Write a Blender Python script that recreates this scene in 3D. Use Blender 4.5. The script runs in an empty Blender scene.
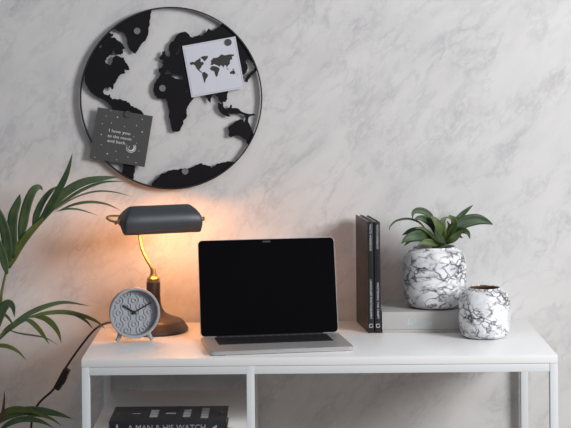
import bpy, bmesh, math, random
from mathutils import Vector, Matrix
S = bpy.context.scene
COL = S.collection
PI = math.pi
# ------------------------------------------------------------------ camera
CX, CY, CZ, F = -.0771, -3.6124, 1.4061, 1722.0
SX, SY, ROLL = -5.55, -174.11, math.radians(.5)
cam_d = bpy.data.cameras.new('camera'); cam = bpy.data.objects.new('camera', cam_d); COL.objects.link(cam)
cam.location = (CX, CY, CZ)
cam.matrix_world = Matrix.Translation((CX, CY, CZ)) @ Matrix.Rotation(PI/2, 4, 'X') @ Matrix.Rotation(-ROLL, 4, 'Z')
cam_d.sensor_width = 36; cam_d.lens = F/571*36
cam_d.shift_x = -SX/571; cam_d.shift_y = SY/571
cam_d.clip_start = .05; S.camera = cam
# ------------------------------------------------------------------ world and lights
W = bpy.data.worlds.new('world'); S.world = W; W.use_nodes = True
W.node_tree.nodes['Background'].inputs[0].default_value = (.80, .86, 1.0, 1)
W.node_tree.nodes['Background'].inputs[1].default_value = .17
def area(name, loc, target, size, energy, color):
    l = bpy.data.lights.new(name, 'AREA'); l.shape = 'RECTANGLE'; l.size, l.size_y = size; l.energy = energy; l.color = color
    o = bpy.data.objects.new(name, l); COL.objects.link(o); o.location = loc
    o.rotation_euler = (Vector(target)-Vector(loc)).to_track_quat('-Z', 'Y').to_euler()
    return o
area('window_light', (2.0, -1.62, 1.95), (.1, .45, 1.0), (.85, 1.0), 76, (.98, .985, 1.0))
area('soft_fill', (-.2, -2.3, 3.3), (0, .3, .9), (2.4, 1.2), 13, (1.0, .985, .97))
vs = S.view_settings
vs.view_transform = 'Standard'; vs.look = 'None'; vs.exposure = 0; vs.gamma = 1; vs.use_curve_mapping = False
# ------------------------------------------------------------------ place helpers
cr, sr = math.cos(ROLL), math.sin(ROLL)
def ray(px, py):
    a, b = px-285.5-SX, py-214-SY
    return (cr*a-sr*b)/F, -(sr*a+cr*b)/F
def at(px, py, y):
    u, v = ray(px, py); t = y-CY
    return Vector((CX+u*t, y, CZ+v*t))
# ------------------------------------------------------------------ materials
def mat(name, color=(.8, .8, .8), rough=.5, metal=0, spec=.5, emit=None, es=0, trans=0, coat=0):
    m = bpy.data.materials.new(name); m.use_nodes = True; b = m.node_tree.nodes['Principled BSDF']
    b.inputs['Base Color'].default_value = (*color, 1); b.inputs['Roughness'].default_value = rough
    b.inputs['Metallic'].default_value = metal; b.inputs['Specular IOR Level'].default_value = spec
    b.inputs['Coat Weight'].default_value = coat
    if emit: b.inputs['Emission Color'].default_value = (*emit, 1); b.inputs['Emission Strength'].default_value = es
    return m
def nodes(m): return m.node_tree.nodes, m.node_tree.links, m.node_tree.nodes['Principled BSDF']
def ramp(N, stops, interp='LINEAR'):
    r = N.new('ShaderNodeValToRGB'); e = r.color_ramp.elements; r.color_ramp.interpolation = interp
    while len(e) < len(stops): e.new(.5)
    for k, (p, c) in enumerate(stops):
        e[k].position = p; e[k].color = (*c, 1) if len(c) == 3 else c
    return r
def mul(N, L, a, b, fac=1.0):
    x = N.new('ShaderNodeMix'); x.data_type = 'RGBA'; x.blend_type = 'MULTIPLY'; x.inputs[0].default_value = fac
    L.new(a, x.inputs[6]); L.new(b, x.inputs[7]); return x.outputs[2]
def noisy(m, scale, amount, c0, rough=None, detail=4, bump=0, stretch=(1, 1, 1)):
    N, L, b = nodes(m)
    tc = N.new('ShaderNodeTexCoord'); mp = N.new('ShaderNodeMapping'); mp.inputs['Scale'].default_value = stretch
    L.new(tc.outputs['Object'], mp.inputs[0])
    n = N.new('ShaderNodeTexNoise'); n.inputs['Scale'].default_value = scale; n.inputs['Detail'].default_value = detail
    L.new(mp.outputs[0], n.inputs['Vector'])
    r = ramp(N, [(.3, tuple(c*(1-amount) for c in c0)), (.7, tuple(min(1, c*(1+amount)) for c in c0))])
    L.new(n.outputs[0], r.inputs[0]); L.new(r.outputs[0], b.inputs['Base Color'])
    if bump:
        bp = N.new('ShaderNodeBump'); bp.inputs['Strength'].default_value = bump; bp.inputs['Distance'].default_value = .001
        L.new(n.outputs[0], bp.inputs['Height']); L.new(bp.outputs[0], b.inputs['Normal'])
    return m
def wall_marble():
    m = mat('wall_marble', (.7, .7, .7), .45, spec=.3); N, L, b = nodes(m)
    tc = N.new('ShaderNodeTexCoord')
    mp = N.new('ShaderNodeMapping'); mp.inputs['Rotation'].default_value = (0, math.radians(48), 0)
    L.new(tc.outputs['Object'], mp.inputs[0])
    st = N.new('ShaderNodeMapping'); st.inputs['Scale'].default_value = (.62, 1, 1.2); L.new(mp.outputs[0], st.inputs[0])
    d = N.new('ShaderNodeTexNoise'); d.inputs['Scale'].default_value = 5; d.inputs['Detail'].default_value = 5; L.new(st.outputs[0], d.inputs['Vector'])
    sub = N.new('ShaderNodeVectorMath'); sub.operation = 'MULTIPLY_ADD'; L.new(d.outputs['Color'], sub.inputs[0])
    sub.inputs[1].default_value = (.12, .12, .12); L.new(st.outputs[0], sub.inputs[2])
    # broad cloudiness
    n1 = N.new('ShaderNodeTexNoise'); n1.inputs['Scale'].default_value = 14; n1.inputs['Detail'].default_value = 6; L.new(sub.outputs[0], n1.inputs['Vector'])
    r1 = ramp(N, [(.3, (.89, .89, .895)), (.55, (.97, .97, .965)), (.75, (1, 1, 1))]); L.new(n1.outputs[0], r1.inputs[0])
    # veins: ridges of noise
    def vein(scale, width, dark, seed):
        o = N.new('ShaderNodeVectorMath'); o.operation = 'ADD'; o.inputs[1].default_value = (seed, seed, seed); L.new(sub.outputs[0], o.inputs[0])
        n = N.new('ShaderNodeTexNoise'); n.inputs['Scale'].default_value = scale; n.inputs['Detail'].default_value = 7; n.inputs['Roughness'].default_value = .6
        L.new(o.outputs[0], n.inputs['Vector'])
        a = N.new('ShaderNodeMath'); a.operation = 'SUBTRACT'; a.inputs[1].default_value = .5; L.new(n.outputs[0], a.inputs[0])
        c = N.new('ShaderNodeMath'); c.operation = 'ABSOLUTE'; L.new(a.outputs[0], c.inputs[0])
        r = ramp(N, [(0, (dark, dark, dark*1.01)), (width, (1, 1, 1))]); L.new(c.outputs[0], r.inputs[0])
        # let the vein come and go
        g = N.new('ShaderNodeTexNoise'); g.inputs['Scale'].default_value = 12; L.new(o.outputs[0], g.inputs['Vector'])
        gr = ramp(N, [(.45, (0, 0, 0)), (.62, (1, 1, 1))]); L.new(g.outputs[0], gr.inputs[0])
        mx = N.new('ShaderNodeMix'); mx.data_type = 'RGBA'; L.new(gr.outputs[0], mx.inputs[0])
        mx.inputs[6].default_value = (1, 1, 1, 1); L.new(r.outputs[0], mx.inputs[7]); return mx.outputs[2]
    c = mul(N, L, r1.outputs[0], vein(13, .05, .885, 3.1)); c = mul(N, L, c, vein(28, .07, .88, 7.7)); c = mul(N, L, c, vein(7, .02, .88, 1.7))
    rgb = N.new('ShaderNodeRGB'); rgb.outputs[0].default_value = (.71, .70, .69, 1)
    c = mul(N, L, c, rgb.outputs[0]); L.new(c, b.inputs['Base Color'])
    bp = N.new('ShaderNodeBump'); bp.inputs['Strength'].default_value = .05; L.new(n1.outputs[0], bp.inputs['Height']); L.new(bp.outputs[0], b.inputs['Normal'])
    return m
def vase_marble(seed, scale):
    m = mat('vase_marble', (.85, .85, .85), .22, spec=.5); N, L, b = nodes(m)
    tc = N.new('ShaderNodeTexCoord'); mp = N.new('ShaderNodeMapping')
    mp.inputs['Location'].default_value = (seed, seed*.7, seed*.3); mp.inputs['Rotation'].default_value = (.3, .35, 0); mp.inputs['Scale'].default_value = (.85, .85, 1.25)
    L.new(tc.outputs['Object'], mp.inputs[0])
    d = N.new('ShaderNodeTexNoise'); d.inputs['Scale'].default_value = 24; d.inputs['Detail'].default_value = 5; L.new(mp.outputs[0], d.inputs['Vector'])
    v = N.new('ShaderNodeVectorMath'); v.operation = 'MULTIPLY_ADD'; v.inputs[1].default_value = (.07,)*3
    L.new(d.outputs['Color'], v.inputs[0]); L.new(mp.outputs[0], v.inputs[2])
    def web(sc, w, lo, gs, ga, gb):
        vo = N.new('ShaderNodeTexVoronoi'); vo.feature = 'DISTANCE_TO_EDGE'; vo.inputs['Scale'].default_value = sc; L.new(v.outputs[0], vo.inputs['Vector'])
        r = ramp(N, [(0, (lo, lo, lo*1.05)), (w*.35, (.45, .45, .47)), (w, (1, 1, 1))]); L.new(vo.outputs['Distance'], r.inputs[0])
        g = N.new('ShaderNodeTexNoise'); g.inputs['Scale'].default_value = gs; g.inputs['Detail'].default_value = 3; L.new(mp.outputs[0], g.inputs['Vector'])
        gr = ramp(N, [(ga, (0, 0, 0)), (gb, (1, 1, 1))]); L.new(g.outputs[0], gr.inputs[0])
        mx = N.new('ShaderNodeMix'); mx.data_type = 'RGBA'; L.new(gr.outputs[0], mx.inputs[0])
        mx.inputs[6].default_value = (1, 1, 1, 1); L.new(r.outputs[0], mx.inputs[7]); return mx.outputs[2]
    c = mul(N, L, web(scale, .105, .04, 20, .42, .56), web(scale*2.2, .15, .08, 26, .42, .54))
    n2 = N.new('ShaderNodeTexNoise'); n2.inputs['Scale'].default_value = 18; n2.inputs['Detail'].default_value = 4; L.new(v.outputs[0], n2.inputs['Vector'])
    r2 = ramp(N, [(.34, (.62, .62, .65)), (.50, (.88, .88, .885))]); L.new(n2.outputs[0], r2.inputs[0])
    c = mul(N, L, c, r2.outputs[0]); L.new(c, b.inputs['Base Color'])
    return m
def leaf_mat(name, c0, c1, rough=.42):
    m = mat(name, c0, rough, spec=.45); N, L, b = nodes(m)
    tc = N.new('ShaderNodeTexCoord'); n = N.new('ShaderNodeTexNoise'); n.inputs['Scale'].default_value = 22; n.inputs['Detail'].default_value = 4
    L.new(tc.outputs['Object'], n.inputs['Vector']); r = ramp(N, [(.35, c0), (.68, c1)]); L.new(n.outputs[0], r.inputs[0])
    L.new(r.outputs[0], b.inputs['Base Color'])
    tr = N.new('ShaderNodeBsdfTranslucent'); L.new(r.outputs[0], tr.inputs[0]); ms = N.new('ShaderNodeMixShader'); ms.inputs[0].default_value = .18
    out = N['Material Output']; L.new(b.outputs[0], ms.inputs[1]); L.new(tr.outputs[0], ms.inputs[2]); L.new(ms.outputs[0], out.inputs[0])
    return m
M = dict(
    wall=wall_marble(),
    floor=noisy(mat('floor_wood', rough=.5), 6, .15, (.33, .27, .22), stretch=(1, 8, 1)),
    desk=noisy(mat('desk_lacquer', rough=.32), 3, .012, (.86, .86, .855)),
    steel=noisy(mat('white_powder_coat', rough=.42), 8, .015, (.74, .77, .78)),
    black=noisy(mat('black_metal', rough=.55, spec=.2), 9, .1, (.0085, .0075, .0095)),
    ringside=noisy(mat('ring_metal', rough=.38, spec=.5), 9, .1, (.022, .021, .023)),
    magnet=noisy(mat('grey_magnet', rough=.4, metal=.3), 40, .08, (.23, .23, .24)),
    magnet_dark=noisy(mat('dark_magnet', rough=.45), 40, .08, (.075, .075, .08)),
    card_white=noisy(mat('white_card', rough=.75), 30, .01, (.66, .67, .74)),
    card_dark=noisy(mat('charcoal_card', rough=.7), 30, .05, (.078, .076, .076)),
    ink_white=noisy(mat('white_print', rough=.7), 50, .03, (.78, .78, .78)),
    ink_dark=noisy(mat('dark_print', rough=.8), 60, .15, (.045, .043, .038)),
    ink_grey=noisy(mat('grey_print', rough=.8), 60, .1, (.33, .33, .37)),
    shade=noisy(mat('slate_lamp_metal', rough=.42, spec=.45), 30, .05, (.046, .052, .060)),
    shade_in=noisy(mat('pale_shade_lining', rough=.6), 30, .03, (.8, .78, .74)),
    brass=noisy(mat('brass', rough=.34, metal=1), 25, .06, (.60, .39, .15)),
    bronze=noisy(mat('dark_bronze', rough=.4, metal=.35), 25, .12, (.065, .045, .036)),
    bulb=mat('bulb_glow', (1, .8, .5), .4, emit=(1, .42, .12), es=5),
    cord=noisy(mat('brown_cord', rough=.55), 60, .15, (.022, .010, .009)),
    clock=noisy(mat('grey_clock_metal', rough=.5), 30, .03, (.33, .345, .36)),
    dial=noisy(mat('grey_clock_dial', rough=.6), 30, .03, (.36, .38, .41)),
    hand_grey=noisy(mat('dark_grey_window', rough=.4), 30, .1, (.035, .035, .038)),
    hand=noisy(mat('black_hands', rough=.5), 30, .1, (.01, .01, .01)),
    alu=noisy(mat('aluminium', rough=.36, metal=.45), 40, .02, (.50, .49, .48)),
    screen=noisy(mat('black_glass', rough=.08, spec=.06), 20, .05, (.004, .004, .005)),
    keys=noisy(mat('black_keys', rough=.5), 50, .1, (.012, .012, .013)),
    pad=noisy(mat('trackpad', rough=.4, metal=.35), 40, .02, (.42, .42, .41)),
    book=noisy(mat('black_book_cloth', rough=.4, spec=.3), 30, .12, (.014, .014, .016)),
    cover=noisy(mat('brown_black_cover', rough=.38, spec=.25), 10, .15, (.030, .022, .020)),
    pages=noisy(mat('paper_edges', rough=.8), 80, .12, (.50, .46, .42), stretch=(14, 1, 1)),
    navy=noisy(mat('dark_navy_cover', rough=.4), 30, .1, (.020, .021, .027)),
    silver_ink=noisy(mat('silver_print', rough=.45), 60, .1, (.58, .58, .59)),
    shaded_silver=noisy(mat('shaded_silver_print', rough=.5), 60, .1, (.36, .36, .37)),  # silver print for the shelf book, with the shelf's shade darkened into its colour
    box=noisy(mat('grey_board', rough=.6), 30, .015, (.47, .46, .44)),
    foil=noisy(mat('iridescent_foil', rough=.35, metal=.2), 60, .15, (.48, .63, .72)),
    vase1=vase_marble(2.3, 21), vase2=vase_marble(5.9, 26),
    copper=noisy(mat('copper_glaze', rough=.3, metal=.8), 20, .1, (.55, .27, .14)),
    soil=noisy(mat('soil', rough=.95), 90, .4, (.035, .024, .016), bump=.6),
    leaf=leaf_mat('dark_leaf', (.032, .066, .028), (.065, .115, .042), .5),
    leaf2=leaf_mat('mid_leaf', (.07, .115, .03), (.15, .20, .055), .5),
    palm=leaf_mat('palm_leaf', (.042, .078, .034), (.095, .14, .055)),
    palm2=leaf_mat('olive_palm_leaf', (.085, .115, .022), (.15, .17, .04)),
    dry=leaf_mat('dry_palm_leaf', (.10, .055, .03), (.16, .10, .05)),
    pot=noisy(mat('woven_grey_pot', rough=.8), 30, .15, (.30, .28, .26), bump=.4),
)
# ------------------------------------------------------------------ mesh helpers
def link(name, me, m, parent=None, kind=None):
    o = bpy.data.objects.new(name, me); COL.objects.link(o)
    if m: me.materials.clear(); me.materials.append(M[m])
    if parent: o.parent = parent
    if kind: o['kind'] = kind
    return o
def tag(o, label, cat, group=None):
    o['label'] = label; o['category'] = cat
    if group: o['group'] = group
    return o
def root(name, loc, label, cat, rz=0, group=None):
    o = bpy.data.objects.new(name, None); COL.objects.link(o); o.location = loc; o.rotation_euler = (0, 0, rz)
    o.empty_display_size = .02
    return tag(o, label, cat, group)
class B:
    def __init__(s): s.bm = bmesh.new()
    def box(s, lo, hi, bev=0, mtx=None):
        r = bmesh.ops.create_cube(s.bm, size=1); vs_ = r['verts']
        for v in vs_: v.co = Vector([lo[k]+(v.co[k]+.5)*(hi[k]-lo[k]) for k in range(3)])
        if bev:
            es = {e for v in vs_ for e in v.link_edges}
            r = bmesh.ops.bevel(s.bm, geom=list(es), offset=bev, segments=2, affect='EDGES', profile=.6); vs_ = list({v for f in r['faces'] for v in f.verts} | {v for v in vs_ if v.is_valid})
        if mtx: bmesh.ops.transform(s.bm, matrix=mtx, verts=[v for v in vs_ if v.is_valid])
        return s
    def tube(s, pts, rad, seg=10, caps=True):
        pts = [Vector(p) for p in pts]; n = len(pts)
        if not isinstance(rad, (list, tuple)): rad = [rad]*n
        rings = []; up = None
        for i, p in enumerate(pts):
            t = (pts[min(i+1, n-1)]-pts[max(i-1, 0)]).normalized()
            if up is None: up = Vector((0, 0, 1)) if abs(t.z) < .9 else Vector((1, 0, 0))
            a = t.cross(up).normalized(); b_ = a.cross(t).normalized(); up = b_
            rings.append([s.bm.verts.new(p+(a*math.cos(2*PI*k/seg)+b_*math.sin(2*PI*k/seg))*rad[i]) for k in range(seg)])
        for i in range(n-1):
            for k in range(seg): s.bm.faces.new((rings[i][k], rings[i][(k+1) % seg], rings[i+1][(k+1) % seg], rings[i+1][k]))
        if caps: s.bm.faces.new(rings[0][::-1]); s.bm.faces.new(rings[-1])
        return s
    def lathe(s, prof, seg=48, mtx=None):
        vs_ = []; rings = []
        for r, z in prof:
            if r < 1e-6: ring = [s.bm.verts.new((0, 0, z))]
            else: ring = [s.bm.verts.new((r*math.cos(2*PI*k/seg), r*math.sin(2*PI*k/seg), z)) for k in range(seg)]
            rings.append(ring); vs_ += ring
        for a, b_ in zip(rings, rings[1:]):
            if len(a) == 1 and len(b_) == 1: continue
            for k in range(seg):
                j = (k+1) % seg
                if len(a) == 1: s.bm.faces.new((a[0], b_[k], b_[j]))
                elif len(b_) == 1: s.bm.faces.new((a[k], a[j], b_[0]))
                else: s.bm.faces.new((a[k], a[j], b_[j], b_[k]))
        if mtx: bmesh.ops.transform(s.bm, matrix=mtx, verts=vs_)
        return s
    def build(s, name, m, parent=None, smooth=40, kind=None):
        bmesh.ops.recalc_face_normals(s.bm, faces=s.bm.faces)
        me = bpy.data.meshes.new(name); s.bm.to_mesh(me); s.bm.free()
        if smooth:
            me.shade_smooth(); me.set_sharp_from_angle(angle=math.radians(smooth))
        return link(name, me, m, parent, kind)
def spline(pts, n=24):
    """Catmull-Rom through tuples of any length"""
    P = [tuple(2*a-b for a, b in zip(pts[0], pts[1]))]+list(pts)+[tuple(2*a-b for a, b in zip(pts[-1], pts[-2]))]
    out = []; segs = len(pts)-1
    for k in range(n+1):
        u = k/n*segs; i = min(int(u), segs-1); t = u-i
        p0, p1, p2, p3 = P[i:i+4]
        out.append(tuple(.5*(2*b+(c-a)*t+(2*a-5*b+4*c-d)*t*t+(3*b-a-3*c+d)*t**3) for a, b, c, d in zip(p0, p1, p2, p3)))
    return out
def flat_shape(name, loops, thick, m, mtx, parent=None, bev=0):
    """closed outlines in x,y (later ones are holes) extruded by thick, placed with mtx"""
    cu = bpy.data.curves.new(name, 'CURVE'); cu.dimensions = '2D'; cu.fill_mode = 'BOTH'; cu.extrude = thick/2; cu.bevel_depth = bev
    for lp in loops:
        sp = cu.splines.new('POLY'); sp.points.add(len(lp)-1); sp.use_cyclic_u = True
        for p, q in zip(sp.points, lp): p.co = (q[0], q[1], 0, 1)
    return curve_mesh(name, cu, m, mtx, parent)
def curve_mesh(name, cu, m, mtx, parent=None):
    t = bpy.data.objects.new('tmp', cu); COL.objects.link(t)
    me = bpy.data.meshes.new_from_object(t.evaluated_get(bpy.context.evaluated_depsgraph_get()))
    bpy.data.objects.remove(t); bpy.data.curves.remove(cu)
    me.transform(mtx); me.name = name
    return link(name, me, m, parent)
def text(name, body, size, m, mtx, parent=None, width=None, thick=.0003, sx=1, align='CENTER', space=1, shear=0):
    cu = bpy.data.curves.new(name, 'FONT'); cu.body = body; cu.size = size; cu.extrude = thick/2; cu.align_x = align; cu.align_y = 'CENTER'
    cu.resolution_u = 3; cu.space_character = space; cu.shear = shear
    if width:
        t = bpy.data.objects.new('tmp', cu); COL.objects.link(t); bpy.context.view_layer.update()
        w = t.dimensions.x; bpy.data.objects.remove(t); sx = width/w
    return curve_mesh(name, cu, m, mtx @ Matrix.Diagonal((sx, 1, 1, 1)), parent)
FRONT = Matrix.Rotation(PI/2, 4, 'X')           # x,y drawing -> upright, facing the camera side (-y)
def T(x, y, z): return Matrix.Translation((x, y, z))

# ================================================================== THE SETTING
WY = .478
B().box((-2.6, WY, 0), (2.6, WY+.1, 2.7)).build('wall_back', 'wall', kind='structure', smooth=0)
B().box((-2.6, -2.2, -.06), (2.6, WY+.1, 0)).build('floor', 'floor', kind='structure', smooth=0)
B().box((-2.6, WY-.012, 0), (2.6, WY, .09), .003).build('baseboard_back', 'desk', kind='structure')

# ================================================================== DESK
desk = root('desk', (0, .23, 0), 'long white desk with slim square steel legs and open shelf on the left', 'desk')
DT = .7225
def part(b, name, m, **k):
    o = b.build(name, m, None, **k); o.parent = desk; o.location = (0, -.23, 0); return o
part(B().box((-.5, 0, DT), (.5, .46, .74), .0022), 'desktop', 'desk')
LW = .0172
for x in (-.5, -.1540, .5-LW):
    for y in (.0006, .4594-LW):
        part(B().box((x+.0006, y, 0), (x+LW, y+LW, DT), .0012), 'leg', 'steel')
for y in (.0009, .4591-LW):
    part(B().box((-.5+LW, y, DT-.0172), (.5-LW, y+LW-.0006, DT-.0004), .001), 'rail', 'steel')
for x in (-.5, .5-LW):
    part(B().box((x+.0009, LW, DT-.0172), (x+LW-.0003, .46-LW, DT-.0004), .001), 'rail', 'steel')
ZS = .5805
part(B().box((-.483, .003, ZS-.016), (-.1545, .4585, ZS), .001), 'shelf', 'desk')
part(B().box((-.483, .003, .10), (-.1545, .4585, .116), .001), 'shelf', 'desk')
for x in (-.5, .5-LW):
    part(B().box((x+.0009, LW, .06), (x+LW-.0003, .46-LW, .076), .001), 'rail', 'steel')

# ================================================================== WORLD MAP WALL ART
PY = .467
ctr = at(171.1, 98, PY); RR = (at(262.3, 98, PY)-at(79.8, 98, PY)).length/2
def pl(px, py):                     # a traced point in the plane of the map, in metres about its centre
    p = at(px, py, PY)-ctr; return (p.x, p.z)
art = root('world_map_wall_art', ctr, 'round black metal world map in a thin ring on the marble wall', 'wall art')
def art_part(o): o.parent = art; return o
b = B(); seg = 160; bm = b.bm; rs = []
for k in range(seg):
    a = 2*PI*k/seg; c, s_ = math.cos(a), math.sin(a)
    rs.append([bm.verts.new((r*c, y, r*s_)) for r, y in ((RR, -.006), (RR-.0032, -.006), (RR-.0032, .006), (RR, .006))])
for k in range(seg):
    a, c = rs[k], rs[(k+1) % seg]
    for j in range(4): bm.faces.new((a[j], a[(j+1) % 4], c[(j+1) % 4], c[j]))
b.build('ring', 'ringside', art, smooth=30)
def arc(p0, p1, n=14, cw=True):
    a0 = math.atan2(p0[1], p0[0]); a1 = math.atan2(p1[1], p1[0])
    if cw:
        while a1 > a0: a1 -= 2*PI
    else:
        while a1 < a0: a1 += 2*PI
    return [((RR-.0015)*math.cos(a0+(a1-a0)*k/n), (RR-.0015)*math.sin(a0+(a1-a0)*k/n)) for k in range(n+1)]
MAPM = FRONT
rnd = random.Random(4)
def rough_line(pts, amp=.0013):
    out = []
    for i, p in enumerate(pts):
        out.append(p)
        if i < len(pts)-1:
            q = pts[i+1]; d = math.hypot(q[0]-p[0], q[1]-p[1])
            n = max(1, int(d/.0032))
            for k in range(1, n):
                t = k/n; out.append((p[0]+(q[0]-p[0])*t+rnd.uniform(-amp, amp), p[1]+(q[1]-p[1])*t+rnd.uniform(-amp, amp)))
    return out
def land(name, coast, back=None, holes=()):
    c = rough_line([pl(*p) for p in coast]); lp = list(c)
    if back is not None: lp += arc(c[-1], c[0], 18, cw=back)
    return flat_shape(name, [lp]+[[pl(*q) for q in h] for h in holes], .002, 'black', FRONT, art)
# Greenland and the high arctic
land('landmass', [(152, 9.5), (150.5, 16), (149.5, 21), (149.8, 25), (148.5, 29), (148.3, 33), (147, 38), (144, 41.5), (141.5, 44), (139, 47.5), (136.5, 52), (135.3, 53.6), (133, 53), (130, 50), (128.3, 46.5), (127.2, 42), (126.7, 38), (125.4, 34), (122, 31.8), (118, 31.2), (115.5, 29), (112, 29.5)], True)
# North and South America
amer = [(108, 31.7), (111.5, 33.8), (113.5, 33.5), (113, 35.5), (110.5, 37), (114.5, 37.5), (118, 40.5), (121, 42), (123, 46), (124.8, 48.5), (122.3, 50), (123, 53.5), (120.5, 55), (116, 54), (114, 52.2), (116, 48), (114.2, 48.5), (112.3, 53.5), (109.5, 55.5), (106.5, 58), (105, 61), (107, 63.8), (111, 64.8), (112.5, 62), (113, 57.5), (115.5, 55.5), (119, 56.3), (121, 57.5), (123.7, 57.5), (125, 61), (127.3, 64), (129, 68), (129.6, 70), (127.5, 70.3), (125, 69), (124.5, 71.5), (125.5, 73), (122, 74), (118.5, 76.5), (116.5, 80), (115, 83), (113.5, 85), (113, 89), (111.7, 89.7), (110.3, 87.3), (107, 87.5), (104, 88.7), (103, 91.5), (104.3, 94.2), (108, 95.5), (109.5, 94), (110.2, 97), (112.5, 99.3), (116, 99), (121, 99.3), (125, 100.7), (129, 102.5), (131, 106), (136, 107.5), (140, 109.8), (145, 116), (145, 130), (141, 142), (137, 155), (134.7, 164), (135, 171), (133.8, 174), (133.5, 179)]
west = [(121.5, 174), (123.5, 166), (121, 155), (118, 140), (112.5, 125), (111, 112), (112.5, 107.5), (108, 102.5), (103, 99.7), (97.5, 97.5), (92, 93), (88.5, 89), (85.7, 84), (85.2, 78), (84.3, 72)]
c1 = rough_line([pl(*p) for p in amer]); c2 = rough_line([pl(*p) for p in west])
loop = c1+arc(c1[-1], c2[0], 6, True)[1:-1]+c2+arc(c2[-1], c1[0], 16, True)
flat_shape('landmass', [loop, [pl(*q) for q in ((99, 47), (101.5, 44.5), (102, 46), (100.5, 48.5))], [pl(*q) for q in ((106, 41), (108, 40), (108.5, 41), (106.8, 42.2))], [pl(*q) for q in ((104, 45), (105.5, 43), (106, 45.5), (105, 47.5))]], .002, 'black', FRONT, art)
# Europe, Asia and Africa with their inland seas
eur = [(223, 23.5), (220, 26), (216.5, 28.3), (213.5, 30.5), (210.5, 30.3), (209, 28.3), (207.5, 29.8), (206.5, 32), (203.5, 34), (201, 36), (198, 35.3), (195, 36), (192, 37.7), (190, 36.5), (188, 33.5), (184.5, 31.5), (179.5, 33), (176, 36), (174.2, 39.5), (171.5, 42), (169, 45.5), (168.7, 49), (170, 53.5), (169, 56.6), (166.7, 56), (165.3, 54), (164.7, 50.7), (162, 51.5), (161.7, 54.5), (158.8, 57.3), (160, 59.3), (163, 60), (163.5, 61.5), (162, 63), (163.3, 65), (162, 67.3), (159.3, 68), (158.7, 72), (160.5, 74.3), (159, 77), (156.3, 80.5), (153.8, 85), (153.2, 90), (154.5, 95), (157.5, 98.3), (162, 98.8), (166.2, 99), (167.5, 102), (168.3, 107), (169.3, 112), (168.7, 117), (170.3, 121), (171.3, 127), (173, 131.5), (177, 132), (180.3, 130.5), (182.5, 125), (184, 120), (186.6, 117.3), (186.4, 113), (187, 108.5), (189.3, 104), (192.7, 99.7), (195, 96), (199, 91), (203, 93), (206.5, 97.5), (209, 101.5), (210.7, 103), (211, 98.5), (213, 94), (216, 94.5), (218.5, 99.5), (221, 103), (223.3, 105.5), (222.8, 102), (225.5, 102), (227.4, 99), (227.2, 94), (229, 90), (234, 86), (239, 80), (243, 75), (246.2, 72.5), (247.8, 68), (247.3, 64.5), (245.2, 61), (246.5, 59.3), (250, 60.3), (253, 63), (254.5, 66.5), (254, 70), (251, 72), (247.5, 74.5), (245, 78.5), (244.3, 81.3), (246.5, 82.3), (249.5, 78.5), (252.5, 74.8), (256, 71.5), (257.5, 68.5)]
c1 = rough_line([pl(*p) for p in eur])
holes = [[(164.5, 73.3), (167.3, 69), (168.5, 70.5), (169, 72), (172, 73.2), (170, 74.2)], [(171.5, 76), (173, 73.8), (177, 75), (180, 75.5), (183.2, 76.2), (183, 79.3), (179, 79.3), (175.3, 78.4)], [(181.2, 68.8), (182.5, 67.3), (184.3, 68), (184, 70), (182.2, 70.7)], [(178.3, 48), (180.4, 47.6), (179.3, 51), (177, 55), (175.8, 54.8), (177.3, 51)], [(185.6, 85.5), (186.2, 85.3), (187.6, 92.5), (186.6, 93)]]
flat_shape('landmass', [c1+arc(c1[-1], c1[0], 16, False)]+[[pl(*q) for q in h] for h in holes], .002, 'black', FRONT, art)
# islands and Australia
aus = [(218, 102.5), (220.5, 103.5), (222.5, 104), (224, 107.5), (226, 108.7), (229.8, 107.3), (230.3, 104.7), (232.3, 105.3), (231.7, 108), (236, 108), (238.3, 108.5), (241, 111.3), (245, 113), (249, 114), (254, 113.6), (255.5, 115.2), (252, 115.8), (249.3, 116.3), (248.3, 118.5), (248.2, 122), (250.3, 126), (252.3, 130.5), (253.6, 134)]
aus2 = [(249.3, 145), (246.8, 143), (246, 139.5), (243, 138.3), (239.3, 135.7), (236, 135.3), (231, 137.2), (228.6, 136.2), (229.1, 131), (227.7, 128), (229, 126), (232.3, 124.3), (235.5, 121.3), (239.7, 119.3), (242.7, 119.5), (244, 122), (245.3, 119), (245, 116), (243.3, 114.8), (240, 113.8), (236, 113.8), (231, 113.9), (227.5, 113.3), (230.8, 116.2), (228, 116.8), (224, 115.2), (220, 112), (217.8, 108)]
c1 = rough_line([pl(*p) for p in aus], .0004); c2 = rough_line([pl(*p) for p in aus2], .0004)
flat_shape('landmass', [c1+arc(c1[-1], c2[0], 6, True)[1:-1]+c2], .002, 'black', FRONT, art)
# Antarctica
ant = [(152, 183), (155, 179.8), (159, 177.2), (160.3, 174.8), (164, 173), (167.2, 171.4), (170, 170.4), (175, 169.6), (178, 170), (180, 168.6), (186, 169.2), (190, 168), (194, 166.3), (198, 164.5), (200.5, 163.1), (203, 164.7), (206, 165), (210.3, 165.8), (211.5, 168.5), (214, 166), (218, 163.5), (224, 162), (229, 161.3), (234, 161.5)]
c1 = rough_line([pl(*p) for p in ant]); flat_shape('landmass', [c1+arc(c1[-1], c1[0], 18, True)], .002, 'black', FRONT, art)

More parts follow.
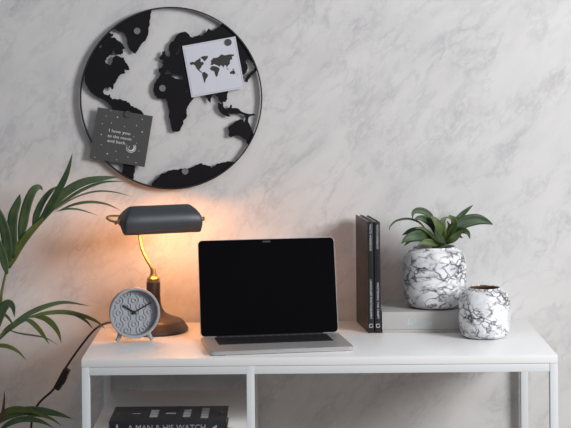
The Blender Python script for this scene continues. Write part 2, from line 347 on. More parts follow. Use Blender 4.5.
# ------------------------------------------------------------------ cards and magnets
def card(name, corners, y, m, label, nest):
    P = [at(*c, y) for c in corners]                    # TL TR BR BL
    c = sum(P, Vector())/4; t = (P[1]-P[0]).normalized(); w = (P[1]-P[0]).length; h = (P[3]-P[0]).length
    ang = math.atan2(t.z, t.x)
    o = B().box((-w/2, -.0004, -h/2), (w/2, .0004, h/2)).build(name, m, smooth=0)
    o.location = c; o.rotation_euler = (0, -ang, 0); tag(o, label, 'card')
    return o, w, h
cw, w, h = card('postcard', [(182.6, 46), (235.8, 36.3), (244, 88), (191.6, 97.5)], .4635, 'card_white', 'white square card with a small dark world map held on the ring map', 0)
def cu(px, py):      # crop pixels of the card (origin 180,30, scale 5.35) into the card's own frame
    p = at(180+px/5.35, 30+py/5.35, .4635)-cw.location; a = cw.rotation_euler.y
    v = Matrix.Rotation(-a, 3, 'Y') @ p; return (v.x, v.z)
prints = [
 [(52, 178), (62, 170), (78, 172), (88, 162), (98, 158), (105, 150), (112, 158), (109, 166), (116, 172), (124, 170), (128, 182), (118, 190), (112, 203), (104, 210), (108, 218), (118, 226), (114, 229), (98, 216), (88, 205), (82, 192), (72, 184), (58, 188)],
 [(108, 148), (122, 140), (150, 138), (148, 150), (138, 162), (130, 168), (122, 156)],
 [(118, 228), (132, 224), (150, 238), (148, 250), (140, 260), (134, 280), (130, 284), (126, 265), (120, 245)],
 [(164, 200), (172, 192), (190, 194), (206, 200), (213, 210), (206, 225), (202, 243), (194, 252), (187, 236), (184, 222), (168, 216), (160, 208)],
 [(163, 186), (168, 174), (164, 166), (172, 158), (179, 148), (188, 150), (205, 145), (222, 130), (240, 136), (264, 130), (290, 131), (287, 139), (277, 142), (280, 158), (270, 158), (266, 172), (268, 180), (258, 189), (251, 200), (246, 190), (238, 188), (232, 202), (226, 192), (216, 188), (212, 198), (202, 190), (192, 187), (183, 181), (173, 188)],
 [(267, 226), (280, 217), (290, 215), (297, 230), (288, 238), (278, 234), (268, 236)],
 [(247, 201), (252, 203), (261, 212), (256, 213)], [(277, 207), (293, 210), (284, 214)], [(306, 238), (311, 236), (308, 243)]]
for lp in prints:
    o = flat_shape('printed_map', [[cu(*q) for q in lp]], .0003, 'ink_dark', T(0, -.00055, 0) @ FRONT, cw)
b = B(); e = .003; x, z = w/2-e, h/2-e
for lo, hi in (((-x, z), (x, z+.0006)), ((-x, -z), (x, -z+.0006)), ((-x, -z), (-x+.0006, z)), ((x, -z), (x+.0006, z))):
    b.box((lo[0], -.0007, lo[1]), (hi[0], -.0004, hi[1]))
b.build('printed_border', 'ink_grey', cw, smooth=0)
cd, w, h = card('postcard', [(97.9, 106.6), (153, 115.6), (143.6, 168.8), (90.2, 157.6)], .4605, 'card_dark', 'charcoal square card with white stars and lettering held on the ring map', 0)
def cv(px, py):
    p = at(90+px/6.11, 100+py/6.11, .4605)-cd.location; a = cd.rotation_euler.y
    v = Matrix.Rotation(-a, 3, 'Y') @ p; return (v.x, v.z)
for body, (px, py), wd in (('I love you', (181, 196), 21.5), ('to the moon', (181, 229), 24), ('and back', (161, 256), 18.5)):
    x, z = cv(px, py); text('lettering', body, .0098, 'ink_white', T(x, -.00055, z) @ FRONT, cd, width=wd*.00236)
def star(px, py, r, n=5):
    x, z = cv(px, py); lp = []
    for k in range(2*n):
        q = r if k % 2 == 0 else r*.5; lp.append((x+q*math.sin(PI*k/n), z+q*math.cos(PI*k/n)))
    flat_shape('star', [lp], .0003, 'ink_white', T(0, -.00055, 0) @ FRONT, cd)
for px, py, r in ((127, 65, 1.3), (98, 98, 1.5), (168, 105, 2.2), (320, 118, 1.5), (75, 145, 1.4), (131, 140, 1.5), (211, 163, 1.5), (284, 157, 1.6), (319, 195, 2.1), (69, 211, 1.9), (267, 222, 1.3), (69, 273, 1.3), (158, 312, 1.5), (106, 328, 2.2), (299, 312, 1.5), (232, 349, 1.6), (30, 350, 1.6), (163, 365, 1.5), (281, 382, 1.6), (285, 265, 1.1)):
    star(px, py, r*.00093)
x0, z0 = cv(251, 291)
def crescent(R, r, dx, dz, name):
    a = [(x0+R*math.cos(t), z0+R*math.sin(t)) for t in [math.radians(-205+k*250/28) for k in range(29)]]
    c_ = [(x0+dx+r*math.cos(t), z0+dz+r*math.sin(t)) for t in [math.radians(-205+k*250/28) for k in range(29)]][::-1]
    flat_shape(name, [a+c_], .0003, 'ink_white', T(0, -.00055, 0) @ FRONT, cd)
crescent(.0118, .0108, -.0004, .0004, 'moon'); crescent(.0086, .0071, -.0012, .0012, 'moon')
star(240, 287, .0019)
def magnet(px, py, y, m, label):
    o = B().lathe([(0, 0), (.0078, 0), (.0080, .0006), (.0080, .0022), (.0072, .003), (.0045, .003), (.004, .0026), (0, .0026)], 32, FRONT).build('magnet', m, smooth=35)
    o.location = at(px, py, y); tag(o, label, 'magnet', 'round magnets on the world map'); return o
magnet(137, 31, .4655, 'magnet', 'round grey magnet on Greenland at the top of the map')
magnet(162.3, 88.2, .4655, 'magnet', 'round grey magnet on western Africa left of the white card')
magnet(185, 171.3, .4655, 'magnet', 'round grey magnet on Antarctica at the bottom of the map')
magnet(228.3, 42.3, .4628, 'magnet_dark', 'round dark grey magnet holding the top of the white card')
magnet(127.5, 114.2, .4598, 'magnet_dark', 'round dark magnet holding the top of the charcoal card')

# ================================================================== DESK LAMP
lx, ly = -.3725, .340
lamp = root('desk_lamp', (lx, ly, .74), 'bankers desk lamp with slate grey metal shade and curved brass stem, glowing warm', 'lamp')
B().lathe([(0, 0), (.076, 0), (.079, .003), (.079, .008), (.0685, .024), (.063, .0275), (.052, .031), (.037, .0365), (.026, .044), (.0195, .054), (.0165, .066), (.016, .08), (0, .08)], 64).build('base', 'bronze', lamp, smooth=32)
B().lathe([(0, .079), (.0158, .079), (.0160, .112), (.0150, .114), (0, .114)], 40).build('column', 'bronze', lamp)
B().lathe([(0, .113), (.0145, .113), (.0150, .118), (.0145, .122), (.009, .127), (.0065, .134), (.0065, .142), (.0045, .146), (0, .146)], 36).build('collar', 'brass', lamp)
lo = Vector((lx, ly, .74))
SYAW = math.radians(20)
sc = at(160.0, 220.8, .325)-lo
ax = Vector((math.cos(SYAW), math.sin(SYAW), 0)); perp = Vector((-math.sin(SYAW), math.cos(SYAW), 0))
st = [tuple(at(px, py, y)-lo) for px, py, y in ((153, 272, .34), (151, 267, .34), (147.5, 261, .343), (143.5, 253, .350), (141, 245, .357), (139.8, 238, .36), (139.5, 230, .36), (143, 221, .365), (150, 219.5, .367))]
B().tube(spline(st, 40), .0036, 14).build('stem', 'brass', lamp)
# shade: half open barrel with domed ends, thin double wall
Rm, HL, CAP = .0355, .066, .030
EB, ET = .0905, .070
def end_x(r, phi, R): return EB-(EB-ET)*max(0., r*math.sin(phi)/R)**1.6
def shade_surface(R, inset, th0, th1, n=30):
    bm = bmesh.new(); g = []
    caprows = [(.10, .0045), (.3, .0042), (.5, .0034), (.7, .0022), (.85, .0010), (.94, -.0002), (.985, -.0020), (1., -.0048)]
    ths = [th0+(th1-th0)*k/n for k in range(n+1)]
    def row(s_, off, sgn): g.append([bm.verts.new(ax*(sgn*(end_x(R*s_, t, R)+off-inset))+perp*(R*s_*math.cos(t))+Vector((0, 0, R*s_*math.sin(t)))) for t in ths])
    for s_, off in caprows: row(s_, off, -1)
    for u in (-.6, -.2, .2, .6): g.append([bm.verts.new(ax*(u*end_x(R, t, R))+perp*(R*math.cos(t))+Vector((0, 0, R*math.sin(t)))) for t in ths])
    for s_, off in caprows[::-1]: row(s_, off, 1)
    for i in range(len(g)-1):
        for k in range(n): bm.faces.new((g[i][k], g[i+1][k], g[i+1][k+1], g[i][k+1]))
    for row_ in (g[0], g[-1]): bm.faces.new(row_)
    return bm
def build_bm(bm, name, m, parent, loc, smooth=45):
    bmesh.ops.recalc_face_normals(bm, faces=bm.faces)
    me = bpy.data.meshes.new(name); bm.to_mesh(me); bm.free(); me.shade_smooth(); me.set_sharp_from_angle(angle=math.radians(smooth))
    o = link(name, me, m, parent); o.location = loc; return o
TH0, TH1 = math.radians(-8), math.radians(229)       # angle from the wall side, over the top, down the front
sh = build_bm(shade_surface(Rm, 0, TH0, TH1), 'lamp_shade', 'shade', lamp, sc)
md = sh.modifiers.new('wall', 'SOLIDIFY'); md.thickness = .0010; md.offset = 0
build_bm(shade_surface(Rm-.0014, .0014, TH0, TH1), 'shade_lining', 'shade_in', sh, (0, 0, 0))
# trim rings on both domes, knobs and the loop of the arm
def along(x, z=0, p=0): return sc+ax*x+perp*p+Vector((0, 0, z))
for sgn in (-1, 1):
    for s_ in (.5, .78):
        pts = [sc+ax*(sgn*(end_x(Rm*s_, t, Rm)+.0034*(1-s_*s_)+.0006))+perp*(Rm*s_*math.cos(t))+Vector((0, 0, Rm*s_*math.sin(t))) for t in [TH0+(TH1-TH0)*k/28 for k in range(29)]]
        B().tube(pts, .0011, 6).build('shade_trim', 'shade', lamp)
    R3 = Matrix((ax*sgn, perp, Vector((0, 0, sgn)))).transposed().to_4x4()
    mt = Matrix.Translation(along(sgn*(EB+.004))) @ R3 @ Matrix.Rotation(PI/2, 4, 'Y')
    B().lathe([(0, 0), (.0068, 0), (.0068, .003), (.0035, .004), (.003, .007), (.005, .0085), (.0055, .0105), (.003, .0125), (0, .013)], 20, mt).build('finial', 'brass', lamp)
lp = [at(*p)-lo for p in ((120, 221.5, .300), (114, 221.6, .298), (109, 220, .300), (107, 218, .306), (109, 216.3, .316), (115, 215.8, .332), (122, 216.5, .345), (130, 218.5, .358), (140, 220, .366), (150, 219.5, .367))]
B().tube(spline([tuple(p) for p in lp], 40), .0026, 10).build('arm', 'brass', lamp)
bl = along(0, -.007, -.004)
B().tube([bl+ax*x for x in (-.045, -.04, .0, .04, .045)], [.004, .009, .0095, .009, .004], 16).build('bulb', 'bulb', lamp)
for k, x in enumerate((-.035, .035)):
    l = bpy.data.lights.new('lamp_light', 'POINT'); l.energy = .80; l.color = (1, .36, .075); l.shadow_soft_size = .012
    o = bpy.data.objects.new('lamp_light', l); COL.objects.link(o); o.parent = lamp; o.location = bl+ax*x+Vector((0, 0, -.014))+perp*.004

# cord
cs = [at(147, 330, .43), at(138, 329, .43), at(128, 326, .41), at(112, 322.5, .395), at(104, 324, .385), at(96, 328.5, .375), at(88, 337, .37), at(78, 350, .37), at(69.5, 362, .372), at(65, 369, .375)]
cs[0].z = .744; cs[1].z = .744; cs[2].z = .748
cord = root('lamp_cord', tuple(at(62, 379, .378)), 'thin dark brown lamp cord hanging off the left end of the desk', 'cord')
c0 = Vector(cord.location)
low = [at(54.5, 388, .38), at(51, 392, .38), at(43, 399, .385), at(37, 406, .39), at(33, 417, .395), at(31, 430, .40), at(30, 470, .41), at(31, 560, .42)]
low.append(Vector((low[-1].x, .42, .02)))
B().tube([Vector(p)-c0 for p in spline([tuple(p) for p in cs], 50)], .0026, 8).build('cable', 'cord', cord)
B().tube([Vector(p)-c0 for p in spline([tuple(p) for p in low], 60)], .0026, 8).build('cable', 'cord', cord)
p0, p1 = at(65.3, 368.3, .375), at(54.5, 388.5, .38); d = p1-p0
rot = d.to_track_quat('X', 'Y').to_matrix().to_4x4(); L_ = d.length
sw = B().box((-L_/2, -.0075, -.0085), (L_/2, .0075, .0085), .003, rot).build('inline_switch', 'cord', cord)
B().box((-.010, -.0095, -.004), (.010, -.0060, .004), .001, rot).build('switch_button', 'cord', sw)

# ================================================================== CLOCK
ck = root('alarm_clock', (-.4056, .200, .74), 'small round grey clock with embossed dial and two little feet, beside the lamp', 'clock', rz=math.radians(14))
CR, CZ_ = .0562, .0662
rotc = T(0, 0, CZ_) @ FRONT
B().lathe([(0, -.018), (.046, -.018), (.052, -.015), (.0540, -.010), (CR, .014), (CR-.001, .0165), (CR-.0045, .0165), (CR-.0062, .015), (CR-.0062, -.0025), (0, -.0025)], 72, rotc).build('case', 'clock', ck, smooth=32)
b = B(); R_in = CR-.0068
bm = b.bm
b.lathe([(0, -.0018), (R_in, -.0018), (R_in, -.0010), (0, -.0010)], 64, rotc)
def dialpt(x, z, h): return Vector((x, -(-.0010+h), CZ_+z))
dx_, dz_ = .0172, .0262
for ci in range(-3, 4):
    for ri in range(-3, 4):
        x, z = ci*dx_+.0005, ri*dz_+(dz_/2 if ci % 2 else 0)+.0
        if math.hypot(x, z) < R_in-.004:
            pts = [dialpt(x+.0046*math.cos(t), z+.0046*math.sin(t), .0011) for t in [2*PI*k/16 for k in range(17)]]
            b.tube(pts, .0013, 8, caps=False)
    run = []
    for k in range(81):
        z = -.06+.12*k/80; ph = 2*PI*(z-(dz_/2 if ci % 2 else 0))/dz_
        x = (ci+.5)*dx_+.0026*max(-1, min(1, 1.8*math.cos(ph)))
        if math.hypot(x, z) < R_in-.001: run.append(dialpt(x, z, .0009))
        else:
            if len(run) > 1: b.tube(run, .0013, 8)
            run = []
    if len(run) > 1: b.tube(run, .0013, 8)
b.build('dial', 'dial', ck, smooth=50)
def hand(ang, length, wd, name, hgt):
    o = B().box((-wd/2, -.0006, -.007), (wd/2, .0006, length), .0003, T(0, -(-.0010+hgt), CZ_) @ Matrix.Rotation(ang, 4, 'Y')).build(name, 'hand', ck, smooth=0)
hand(math.radians(-57), .030, .0038, 'hour_hand', .0030)
hand(math.radians(62), .043, .0030, 'minute_hand', .0045)
B().lathe([(0, 0), (.0036, 0), (.0036, .007), (0, .0075)], 20, T(0, --.0010, CZ_) @ FRONT).build('hand_pin', 'hand', ck)
for s_ in (-1, 1):
    pts = [(s_*.030, -.001, .022), (s_*.0345, -.002, .012), (s_*.0395, -.004, .0035)]
    B().tube(pts, [.0062, .0048, .0040], 14).build('foot', 'clock', ck)

# ================================================================== LAPTOP
LYAW = math.radians(9.0); LW2, LD, LH = .3095, .219, .0092
hm = Vector((-.1045, .2160, .74))           # under the hinge, middle
lt = root('laptop', (hm.x, hm.y, .74), 'open silver laptop with a black blank screen in the middle of the desk', 'laptop', rz=LYAW)
def rbox(x0, x1, y0, y1, z0, z1, r, bev, name, m, parent, mtx=None, n=6):
    lpp = []
    for cx_, cy_, a0 in ((x1-r, y1-r, 0), (x0+r, y1-r, 90), (x0+r, y0+r, 180), (x1-r, y0+r, 270)):
        for k in range(n+1):
            a = math.radians(a0+90*k/n); lpp.append((cx_+r*math.cos(a), cy_+r*math.sin(a)))
    b = B(); bm = b.bm; bot = [bm.verts.new((x, y, z0)) for x, y in lpp]; top = [bm.verts.new((x, y, z1)) for x, y in lpp]
    bm.faces.new(bot[::-1]); f = bm.faces.new(top); k = len(lpp)
    for i in range(k): bm.faces.new((bot[i], bot[(i+1) % k], top[(i+1) % k], top[i]))
    if bev:
        es = [e for e in bm.edges if abs(e.verts[0].co.z-e.verts[1].co.z) < 1e-7]
        bmesh.ops.bevel(bm, geom=es, offset=bev, segments=2, affect='EDGES')
    if mtx: bmesh.ops.transform(bm, matrix=mtx, verts=bm.verts)
    return b.build(name, m, parent, smooth=35)
rbox(-LW2/2, LW2/2, -.173, .012, .0012, LH, .010, .0012, 'base', 'alu', lt)
for x in (-.13, .13):
    for y in (-.165, .0): B().box((x-.008, y-.006, 0), (x+.008, y+.006, .0014)).build('rubber_foot', 'keys', lt, smooth=0)
kb = B()
kb.box((-.1265, -.094, LH-.0002), (.1265, -.006, LH+.0001))
rows = [(-.0115, .0070, [1]*14), (-.0255, .0135, [1]*13+[1.5]), (-.0418, .0135, [1.5]+[1]*13), (-.0581, .0135, [1.8]+[1]*11+[1.8]), (-.0744, .0135, [2.3]+[1]*10+[2.3])]
for yc, hh, ks in rows:
    tot = sum(ks); u = .252/tot; x = -.126
    for k in ks:
        kb.box((x+.0014, yc-hh/2, LH), (x+k*u-.0014, yc+hh/2, LH+.0012)); x += k*u
x = -.126
for k in (1, 1, 1, 1.25, 5, 1.25, 1, 1, 1, 1):
    u = .252/14.5; kb.box((x+.0014, -.0930, LH), (x+k*u-.0014, -.0830, LH+.0012)); x += k*u
kb.build('keyboard', 'keys', lt, smooth=0)
rbox(-.050, .050, -.166, -.104, LH-.0001, LH+.00025, .003, 0, 'trackpad', 'pad', lt)
B().box((-.016, -.1732, LH-.0030), (.016, -.1720, LH+.0001), .0005).build('opening_notch', 'pad', lt)
TL = math.radians(12)
lidm = T(0, .002, LH+.0015) @ Matrix.Rotation(PI/2-TL, 4, 'X')
lid = rbox(-LW2/2, LW2/2, 0, .213, -.0052, 0, .010, .0010, 'lid', 'alu', lt, lidm)
rbox(-LW2/2+.0006, LW2/2-.0009, .0008, .2121, 0, .0006, .009, .0002, 'screen', 'screen', lid, lidm)
rbox(-.009, .009, .2050, .2085, .0006, .0008, .001, 0, 'camera_window', 'hand_grey', lid, lidm)
B().tube([(-.12, .002, LH-.0015), (.12, .002, LH-.0015)], .0045, 16).build('hinge', 'keys', lt)

# ================================================================== STANDING BOOKS
def standing_book(x, y, th, depth, hgt, yaw, label, texts, covm):
    r = root('book', (x, y, .74), label, 'book', rz=yaw, group='black spined books standing on the desk')
    e = .0022
    B().box((0, 0, 0), (e, depth, hgt), .0006).build('cover', covm, r)
    B().box((th-e, 0, 0), (th, depth, hgt), .0006).build('cover', 'book', r)
    B().box((0, -.0012, 0), (th, .0016, hgt), .0006).build('spine', 'book', r)
    B().box((e, .0016, .003), (th-e, depth-.003, hgt-.003)).build('pages', 'pages', r, smooth=0)
    mt = T(th/2, -.0014, 0) @ FRONT @ Matrix.Rotation(-PI/2, 4, 'Z')
    for body, z0, z1, sz in texts:
        text('lettering', body, sz, 'silver_ink', T(0, 0, (z0+z1)/2) @ mt, r, width=abs(z1-z0))
    b = B()
    q = .0042; zc = .0165
    for a in ((-q, -q, q, -q+.0012), (-q, q-.0012, q, q), (-q, -q, -q+.0012, q), (q-.0012, -q, q, .0005)):
        b.box((th/2+a[0], -.0016, zc+a[1]), (th/2+a[2], -.0011, zc+a[3]))
    b.build('publisher_mark', 'silver_ink', r, smooth=0)
YB = math.radians(7.0)
standing_book(.1172, .2905, .0132, .160, .2525, YB, 'black spined book with its brownish cover facing the laptop', [('LANDSCAPE PHOTOGRAPHY', .032, .121, .0072), ('PHOTO HANDBOOK', .186, .246, .0064)], 'cover')
standing_book(.1325, .2900, .0138, .158, .2515, YB, 'slim black spined book standing between its twin and the grey box', [('MASTERING THE CRAFT', .032, .114, .0068), ('PHOTO HANDBOOK', .190, .245, .0064)], 'book')

# ================================================================== GREY GIFT BOOK / BOX WITH FOIL WORD
bx = root('box', (.274, .36, .74), 'flat pale grey box with pale blue foil lettering lying under the larger marble vase', 'box')
B().box((-.1245, -.070, 0), (.1245, .070, .0065), .0012).build('box_base', 'box', bx)
B().box((-.1255, -.071, .0069), (.1255, .071, .0475), .0014).build('box_lid', 'box', bx)
p = at(411, 321.5, .288); text('lettering', 'D', .022, 'foil', T(p.x-.274, -.0713, p.z-.74) @ FRONT, bx, width=.020, shear=.2)
p = at(424.5, 323, .288); text('lettering', 'ream', .018, 'foil', T(p.x-.274, -.0713, p.z-.74) @ FRONT, bx, width=.034, shear=.2)

# ================================================================== VASES
def vase(name, loc, R, H, rr, m, label, wall=.004, lining='copper'):
    r = root(name, loc, label, 'vase')
    out = [(0, 0), (R*.55, 0), (R*.66, .0008), (R*.80, H*.025), (R*.895, H*.08), (R*.955, H*.17), (R*.99, H*.32), (R, H*.50), (R*.998, H*.64), (R*.985, H*.75), (R*.945, H*.84), (R*.86, H*.915), (rr+.0045, H*.955), (rr+.0008, H*.98), (rr, H)]
    sp = spline(out, 64); sp = [(max(0, a), max(0, b_)) for a, b_ in sp]
    B().lathe(sp+[(rr-wall*.5, H+.0005), (rr-wall, H-.001)], 72).build('body', m, r, smooth=60)
    inn = [(rr-wall, H-.001), (rr-wall+.001, H*.95), (R*.72, H*.88), (R-.012, H*.7), (R-.009, H*.35), (R*.7, H*.08), (0, H*.06)]
    B().lathe(spline(inn, 36)[:-1]+[(0, H*.06)], 60).build('inside', lining, r, smooth=60)
    return r
v1 = vase('vase', (.2755, .3600, .7875), .0730, .1400, .0488, 'vase1', 'larger white vase with black marbling, planted, standing on the grey box', lining='shade_in')
v2 = vase('vase', (.3735, .2270, .7400), .0575, .1105, .0362, 'vase2', 'smaller marbled vase with copper inside, empty, at the right of the desk', wall=.0025)

# ------------------------------------------------------------------ leaves
def blade(bm, pts, width, fold=.25, twist=0., shape='leaf', n=18, side=None):
    """pts world Vectors base -> tip; ribbon with a centre crease"""
    c = [Vector(p) for p in spline([tuple(p) for p in pts], n)]
    rows_ = []
    for i, p in enumerate(c):
        t = (c[min(i+1, n)]-c[max(i-1, 0)]).normalized()
        view = Vector((math.sin(twist), -math.cos(twist), .15)).normalized()
        s_ = t.cross(view)
        if s_.length < .05: s_ = Vector((0, 0, 1)).cross(t)
        s_.normalize(); nrm = s_.cross(t).normalized()
        u = i/n
        if shape == 'leaf': w_ = math.sin(PI*min(1, u**.8))**.85
        elif shape == 'strap': w_ = min(1, (u/.25+.25))**.8*(1-u**3.2)
        else: w_ = min(1, u/.15+.5)*(1-u**4)
        w_ = max(w_, .03)*width/2
        rows_.append([bm.verts.new(p+s_*w_*k+nrm*(abs(k)*w_*fold)) for k in (-1, -.5, 0, .5, 1)])
    for a, b_ in zip(rows_, rows_[1:]):
        for k in range(4): bm.faces.new((a[k], a[k+1], b_[k+1], b_[k]))
def solid(o, t=.0006):
    md = o.modifiers.new('thickness', 'SOLIDIFY'); md.thickness = t; md.offset = 0; return o
def leaf_obj(name, pts, width, m, parent, **k):
    bm = bmesh.new(); o0 = Vector(parent.matrix_world.translation) if False else Vector(parent.location)
    blade(bm, [Vector(p)-o0 for p in pts], width, **k)
    me = bpy.data.meshes.new(name); bm.to_mesh(me); bm.free(); me.shade_smooth()
    return solid(link(name, me, m, parent))
PXM = .00232
pp = root('potted_plant', (.2755, .3600, .905), 'short leafy green plant growing from the larger marble vase', 'plant')
B().lathe([(0, 0), (.050, 0), (.050, .004), (.04, .007), (0, .008)], 40).build('soil', 'soil', pp)
def pleaf(pix, w, m='leaf', **k):
    pts = [at(px, py, y) for px, py, y in pix]
    leaf_obj('leaf', pts, w*PXM*.86, m, pp, **k)
    # petiole down to the soil
    b0 = pts[0]-Vector(pp.location); q = Vector((.012*random.uniform(-1, 1), random.uniform(-.012, .012), .006))
    B().tube(spline([tuple(q), tuple((q+b0)/2+Vector((0, 0, .006))), tuple(b0)], 8), .0014, 7).build('stem', 'leaf2', pp)
random.seed(11)
Y0 = .36
pleaf([(428, 233, Y0), (420, 223, .35), (409, 218.8, .345), (397, 220.5, .34), (390.5, 226, .335), (389, 231, .33)], 2.6, fold=.5)
pleaf([(436, 230, Y0), (431, 217, .37), (424, 211.5, .37), (417, 210.5, .365), (413, 213, .36), (412.5, 219, .355)], 7.5, 'leaf', twist=.3)
pleaf([(437, 238, Y0), (433, 226, .35), (426, 219.5, .345), (419, 218, .34), (413, 220.5, .335)], 8.5, 'leaf', twist=-.4)
pleaf([(438, 242, .35), (428, 236, .32), (417, 235.5, .30), (408, 238, .29), (401, 243.5, .285)], 12.5, 'leaf')
pleaf([(436, 238, .37), (424, 232, .385), (412, 231, .395), (402, 235, .40)], 9, 'leaf')
pleaf([(441, 242, .355), (440, 232, .34), (436, 222, .335), (430, 215.5, .335)], 11, 'leaf2', twist=.5)
pleaf([(443, 243, .36), (443, 232, .36), (442.5, 222, .365), (447, 216.5, .37)], 9, 'leaf2')
pleaf([(446, 243, .35), (450, 232, .335), (455, 224, .325), (452, 218, .32), (446, 217.5, .315)], 8.5, 'leaf2', twist=-.4)
pleaf([(447, 241, .365), (455, 229, .37), (463, 222.5, .375), (476, 219.5, .38), (485, 221, .385), (493, 224.5, .39)], 14.5, 'leaf')
pleaf([(446, 238, .38), (452, 226, .40), (460, 216.5, .415), (467, 210, .42), (473, 205, .425)], 6.5, 'leaf', fold=.6)
pleaf([(449, 240, .355), (456, 231.5, .345), (463, 230.5, .335), (468, 233, .33), (470, 239, .33)], 7.5, 'leaf')
pleaf([(444, 244, .345), (452, 239, .325), (458, 234, .315), (463, 230, .305)], 9, 'leaf2', twist=.3)
pleaf([(440, 244, .34), (433, 243, .315), (425, 242, .305), (418, 245, .30)], 8, 'leaf2')
pleaf([(446, 244, .335), (441, 239, .31), (437, 234, .30), (435, 228, .295)], 7, 'leaf')
pleaf([(441, 243, .345), (434, 238, .325), (427, 231, .31), (421, 228, .30), (415, 229, .29)], 4, 'leaf2', fold=.5)
pleaf([(443, 243, .35), (447, 234, .34), (449, 226, .335), (447, 221, .33)], 4.5, 'leaf2', fold=.5)
pleaf([(439, 243, .36), (436, 233, .36), (435, 225, .36), (438, 219, .36)], 5, 'leaf', fold=.5)
pleaf([(434, 242, .37), (422, 239, .38), (411, 240, .385), (404, 246, .385)], 6, 'leaf', fold=.4)
pleaf([(452, 238, .37), (458, 236, .36), (463, 238, .355)], 4, 'leaf', fold=.4)
pleaf([(450, 234, .385), (454, 226, .40), (455, 220, .41), (449, 215, .41)], 9, 'leaf')

# ------------------------------------------------------------------ palm at the left
pm = root('potted_palm', (-.86, .18, 0), 'tall potted palm with long arching leaves beside the left end of the desk', 'plant')
pmo = Vector(pm.location)
B().lathe([(0, 0), (.11, 0), (.125, .02), (.145, .26), (.150, .28), (.142, .285), (.136, .26), (0, .26)], 48).build('pot', 'pot', pm)
B().lathe([(0, .255), (.136, .255), (.134, .262), (0, .268)], 40).build('soil', 'soil', pm)
def frond(base_pts, leaves, w0=.0045):
    pts = [Vector(p) for p in base_pts]
    foot = Vector((pmo.x+random.uniform(-.05, .05), pmo.y+random.uniform(-.04, .04), .262))
    first = pts[0]; mid = Vector(((foot.x*.7+first.x*.3), (foot.y+first.y)/2, foot.z+(first.z-foot.z)*.55))
    path = spline([tuple(foot), tuple(mid)]+[tuple(p) for p in pts], 40)
    n = len(path)
    st_ = B().tube([Vector(p)-pmo for p in path], [w0*(1-.72*i/n) for i in range(n)], 8).build('frond_stem', 'palm2', pm)
    for pix, w, m, k in leaves:
        lv = [at(a, b_, c_) for a, b_, c_ in pix]; bm = bmesh.new(); blade(bm, [p-pmo for p in lv], w*PXM*.97, **k)
        me = bpy.data.meshes.new('leaf'); bm.to_mesh(me); bm.free(); me.shade_smooth(); o = link('leaf', me, m, st_); solid(o, .0005)
K = dict(shape='strap', fold=.18); KL = dict(shape='leaf', fold=.2)
frond([at(-6, 330, .24), at(2, 290, .25), at(8, 268, .26), at(22, 242, .27), at(38, 224, .28), at(55, 209, .29)], [
    ([(9, 268, .258), (16, 252, .262), (27, 236, .268), (40, 222, .275), (56, 208, .285)], 8.5, 'palm2', K),
    ([(36, 225, .28), (50, 208, .29), (66, 192, .30), (84, 182, .31), (103, 178.3, .32), (119, 177, .33)], 9, 'palm', KL),
    ([(40, 222, .28), (51, 204, .27), (62, 184, .26), (68, 170, .26), (72.5, 153, .26)], 7.5, 'palm', K),
    ([(33, 230, .28), (37, 214, .28), (43, 201, .28), (51, 191, .285), (58, 186, .29)], 7, 'palm', K),
    ([(20, 244, .27), (23, 224, .27), (27, 205, .27), (33, 191, .275), (39, 187, .28), (43, 190, .285)], 10, 'palm', K),
    ([(13, 258, .26), (12, 236, .26), (13, 216, .26), (18, 202, .26), (20, 194, .26)], 11, 'palm', K),
    ([(9, 262, .26), (7, 242, .255), (3, 224, .25), (-3, 210, .25), (-10, 202, .25)], 10.5, 'palm', K),
    ([(7, 274, .25), (3, 256, .25), (-3, 240, .24), (-12, 226, .24)], 8, 'palm', K),
    ([(50, 213, .29), (66, 200, .30), (84, 189, .31), (104, 182, .32), (125, 181.5, .33)], 3.4, 'palm', KL),
    ([(54, 211, .29), (74, 198, .31), (95, 191.5, .33), (114, 192, .34), (133, 197, .35)], 1.8, 'palm', KL),
    ([(58, 211, .29), (74, 204.5, .30), (90, 202, .31), (106, 204, .32), (121, 210.5, .33)], 2.9, 'palm', KL),
    ([(56, 211.5, .29), (68, 208.8, .29), (81, 210, .30), (98, 215.5, .31)], 2.0, 'palm', KL)])
frond([at(-14, 352, .20), at(0, 336, .22), at(12, 325, .23), at(25, 318, .24), at(36, 317, .25)], [
    ([(2, 336, .225), (14, 324, .23), (30, 313, .24), (48, 305.5, .25), (66, 302.3, .26), (90, 306, .27)], 5.2, 'palm', KL),
    ([(26, 318, .24), (44, 313.5, .25), (64, 312, .26), (82, 315.5, .27), (96, 321, .28), (105, 328.5, .28)], 4.6, 'palm2', KL),
    ([(64, 312.3, .26), (76, 315, .265), (86, 321, .27), (93, 329, .27)], 3.0, 'palm', KL),
    ([(22, 319, .24), (30, 321, .24), (38, 328, .24), (44, 336, .24), (49, 344, .24)], 5.0, 'palm2', KL),
    ([(34, 317, .25), (44, 318, .25), (52, 323.5, .25), (58, 332, .25), (61.5, 343, .25)], 6.0, 'palm2', KL),
    ([(-4, 335, .2), (0, 318, .2), (4, 307, .2), (9, 303.5, .2), (13, 307, .2), (14.5, 317, .2)], 9, 'palm', KL),
    ([(4, 328, .22), (18, 333, .22), (34, 335.5, .23), (46, 338, .23), (58, 345, .24)], 1.8, 'palm', KL),
    ([(-4, 316, .22), (4, 314.5, .22), (10, 320, .22), (15, 329, .22)], 2.8, 'palm', KL),
    ([(-2, 341, .22), (6, 331, .225), (14, 325, .23), (22, 321, .235), (30, 319, .24)], 6, 'palm', KL)])
frond([at(-18, 370, .24), at(-9, 352, .25)], [
    ([(-10, 352, .25), (-2, 346, .25), (8, 346.5, .25), (18, 351.5, .25), (26.5, 360.5, .25)], 4.2, 'palm2', KL)])
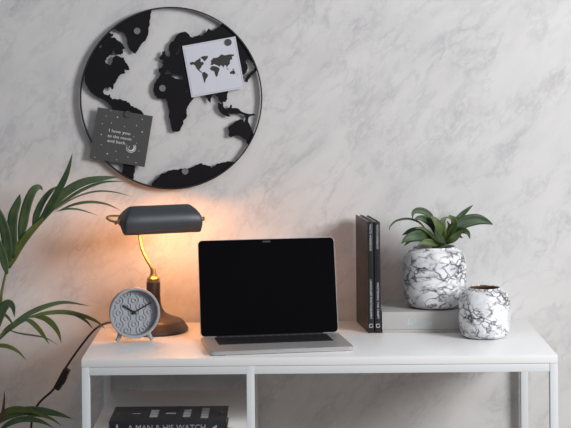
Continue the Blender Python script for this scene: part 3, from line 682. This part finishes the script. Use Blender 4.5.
frond([at(-20, 450, .18), at(-8, 430, .19), at(4, 420, .2)], [
    ([(-6, 426, .2), (8, 416, .2), (24, 411, .205), (42, 411, .21), (58, 414, .21), (73, 419, .22)], 8.5, 'palm', KL),
    ([(-4, 420, .2), (6, 412, .2), (18, 409.5, .2), (32, 411, .2), (44, 417, .2)], 7, 'palm2', KL),
    ([(-2, 432, .2), (10, 423, .2), (24, 419, .2), (40, 421, .2), (54, 428, .2)], 6, 'palm', KL),
    ([(-4, 430, .19), (2, 415, .19), (4, 403, .19), (4.5, 390, .19)], 3, 'dry', KL),
    ([(20, 419, .2), (36, 415, .205), (50, 418, .21), (62, 426, .21)], 3.5, 'palm2', KL)])

# ================================================================== BOOK ON THE SHELF
wb = root('book', (-.3195, .0730, ZS+.0004), 'thick dark watch book lying flat on the shelf under the desktop', 'book')
WX, WD, WT = .1235, .0715, .028
B().box((-WX, -WD, 0), (WX, WD, .0028), .0008).build('cover', 'navy', wb)
B().box((-WX, -WD, WT-.0028), (WX, WD, WT), .0008).build('cover', 'navy', wb)
B().box((-WX, -WD-.0008, .0002), (WX, -WD+.002, WT-.0002), .0008).build('spine', 'navy', wb)
B().box((-WX+.003, -WD+.002, .0028), (WX-.003, WD-.003, WT-.0028)).build('pages', 'pages', wb, smooth=0)
text('lettering', 'A MAN & HIS WATCH', .0165, 'shaded_silver', T(-.002, -WD-.0010, WT*.47) @ FRONT, wb, width=.163, thick=.0004)
b = B(); b.box((-.1085, -WD-.0012, .008), (-.1045, -WD-.0007, .021)); b.build('publisher_mark', 'shaded_silver', wb, smooth=0)
flat_shape('publisher_mark', [[(.093, .013), (.103, .008), (.103, .019)]], .0004, 'shaded_silver', T(0, -WD-.0009, 0) @ FRONT, wb)
for px, wd, dd, n in ((118, 3, 6, 1), (136, 8, 1.2, 1), (154, 8, 8, 3), (170.5, 10, 2.4, 1), (187, 7.5, 7, 3), (205, 7.5, 12, 4), (221, 3, 6, 1)):
    x = at(px, 413, .06).x+.3195
    b = B()
    for k in range(n):
        y = (k-(n-1)/2)*.026; hy = .0105 if n > 1 else .012*dd/6
        b.box((x-wd*.00105, y-hy, WT-.0001), (x+wd*.00105, y+hy, WT+.0003))
    b.build('printed_watch', 'shaded_silver' if wd > 5 else 'ink_dark', wb, smooth=0)
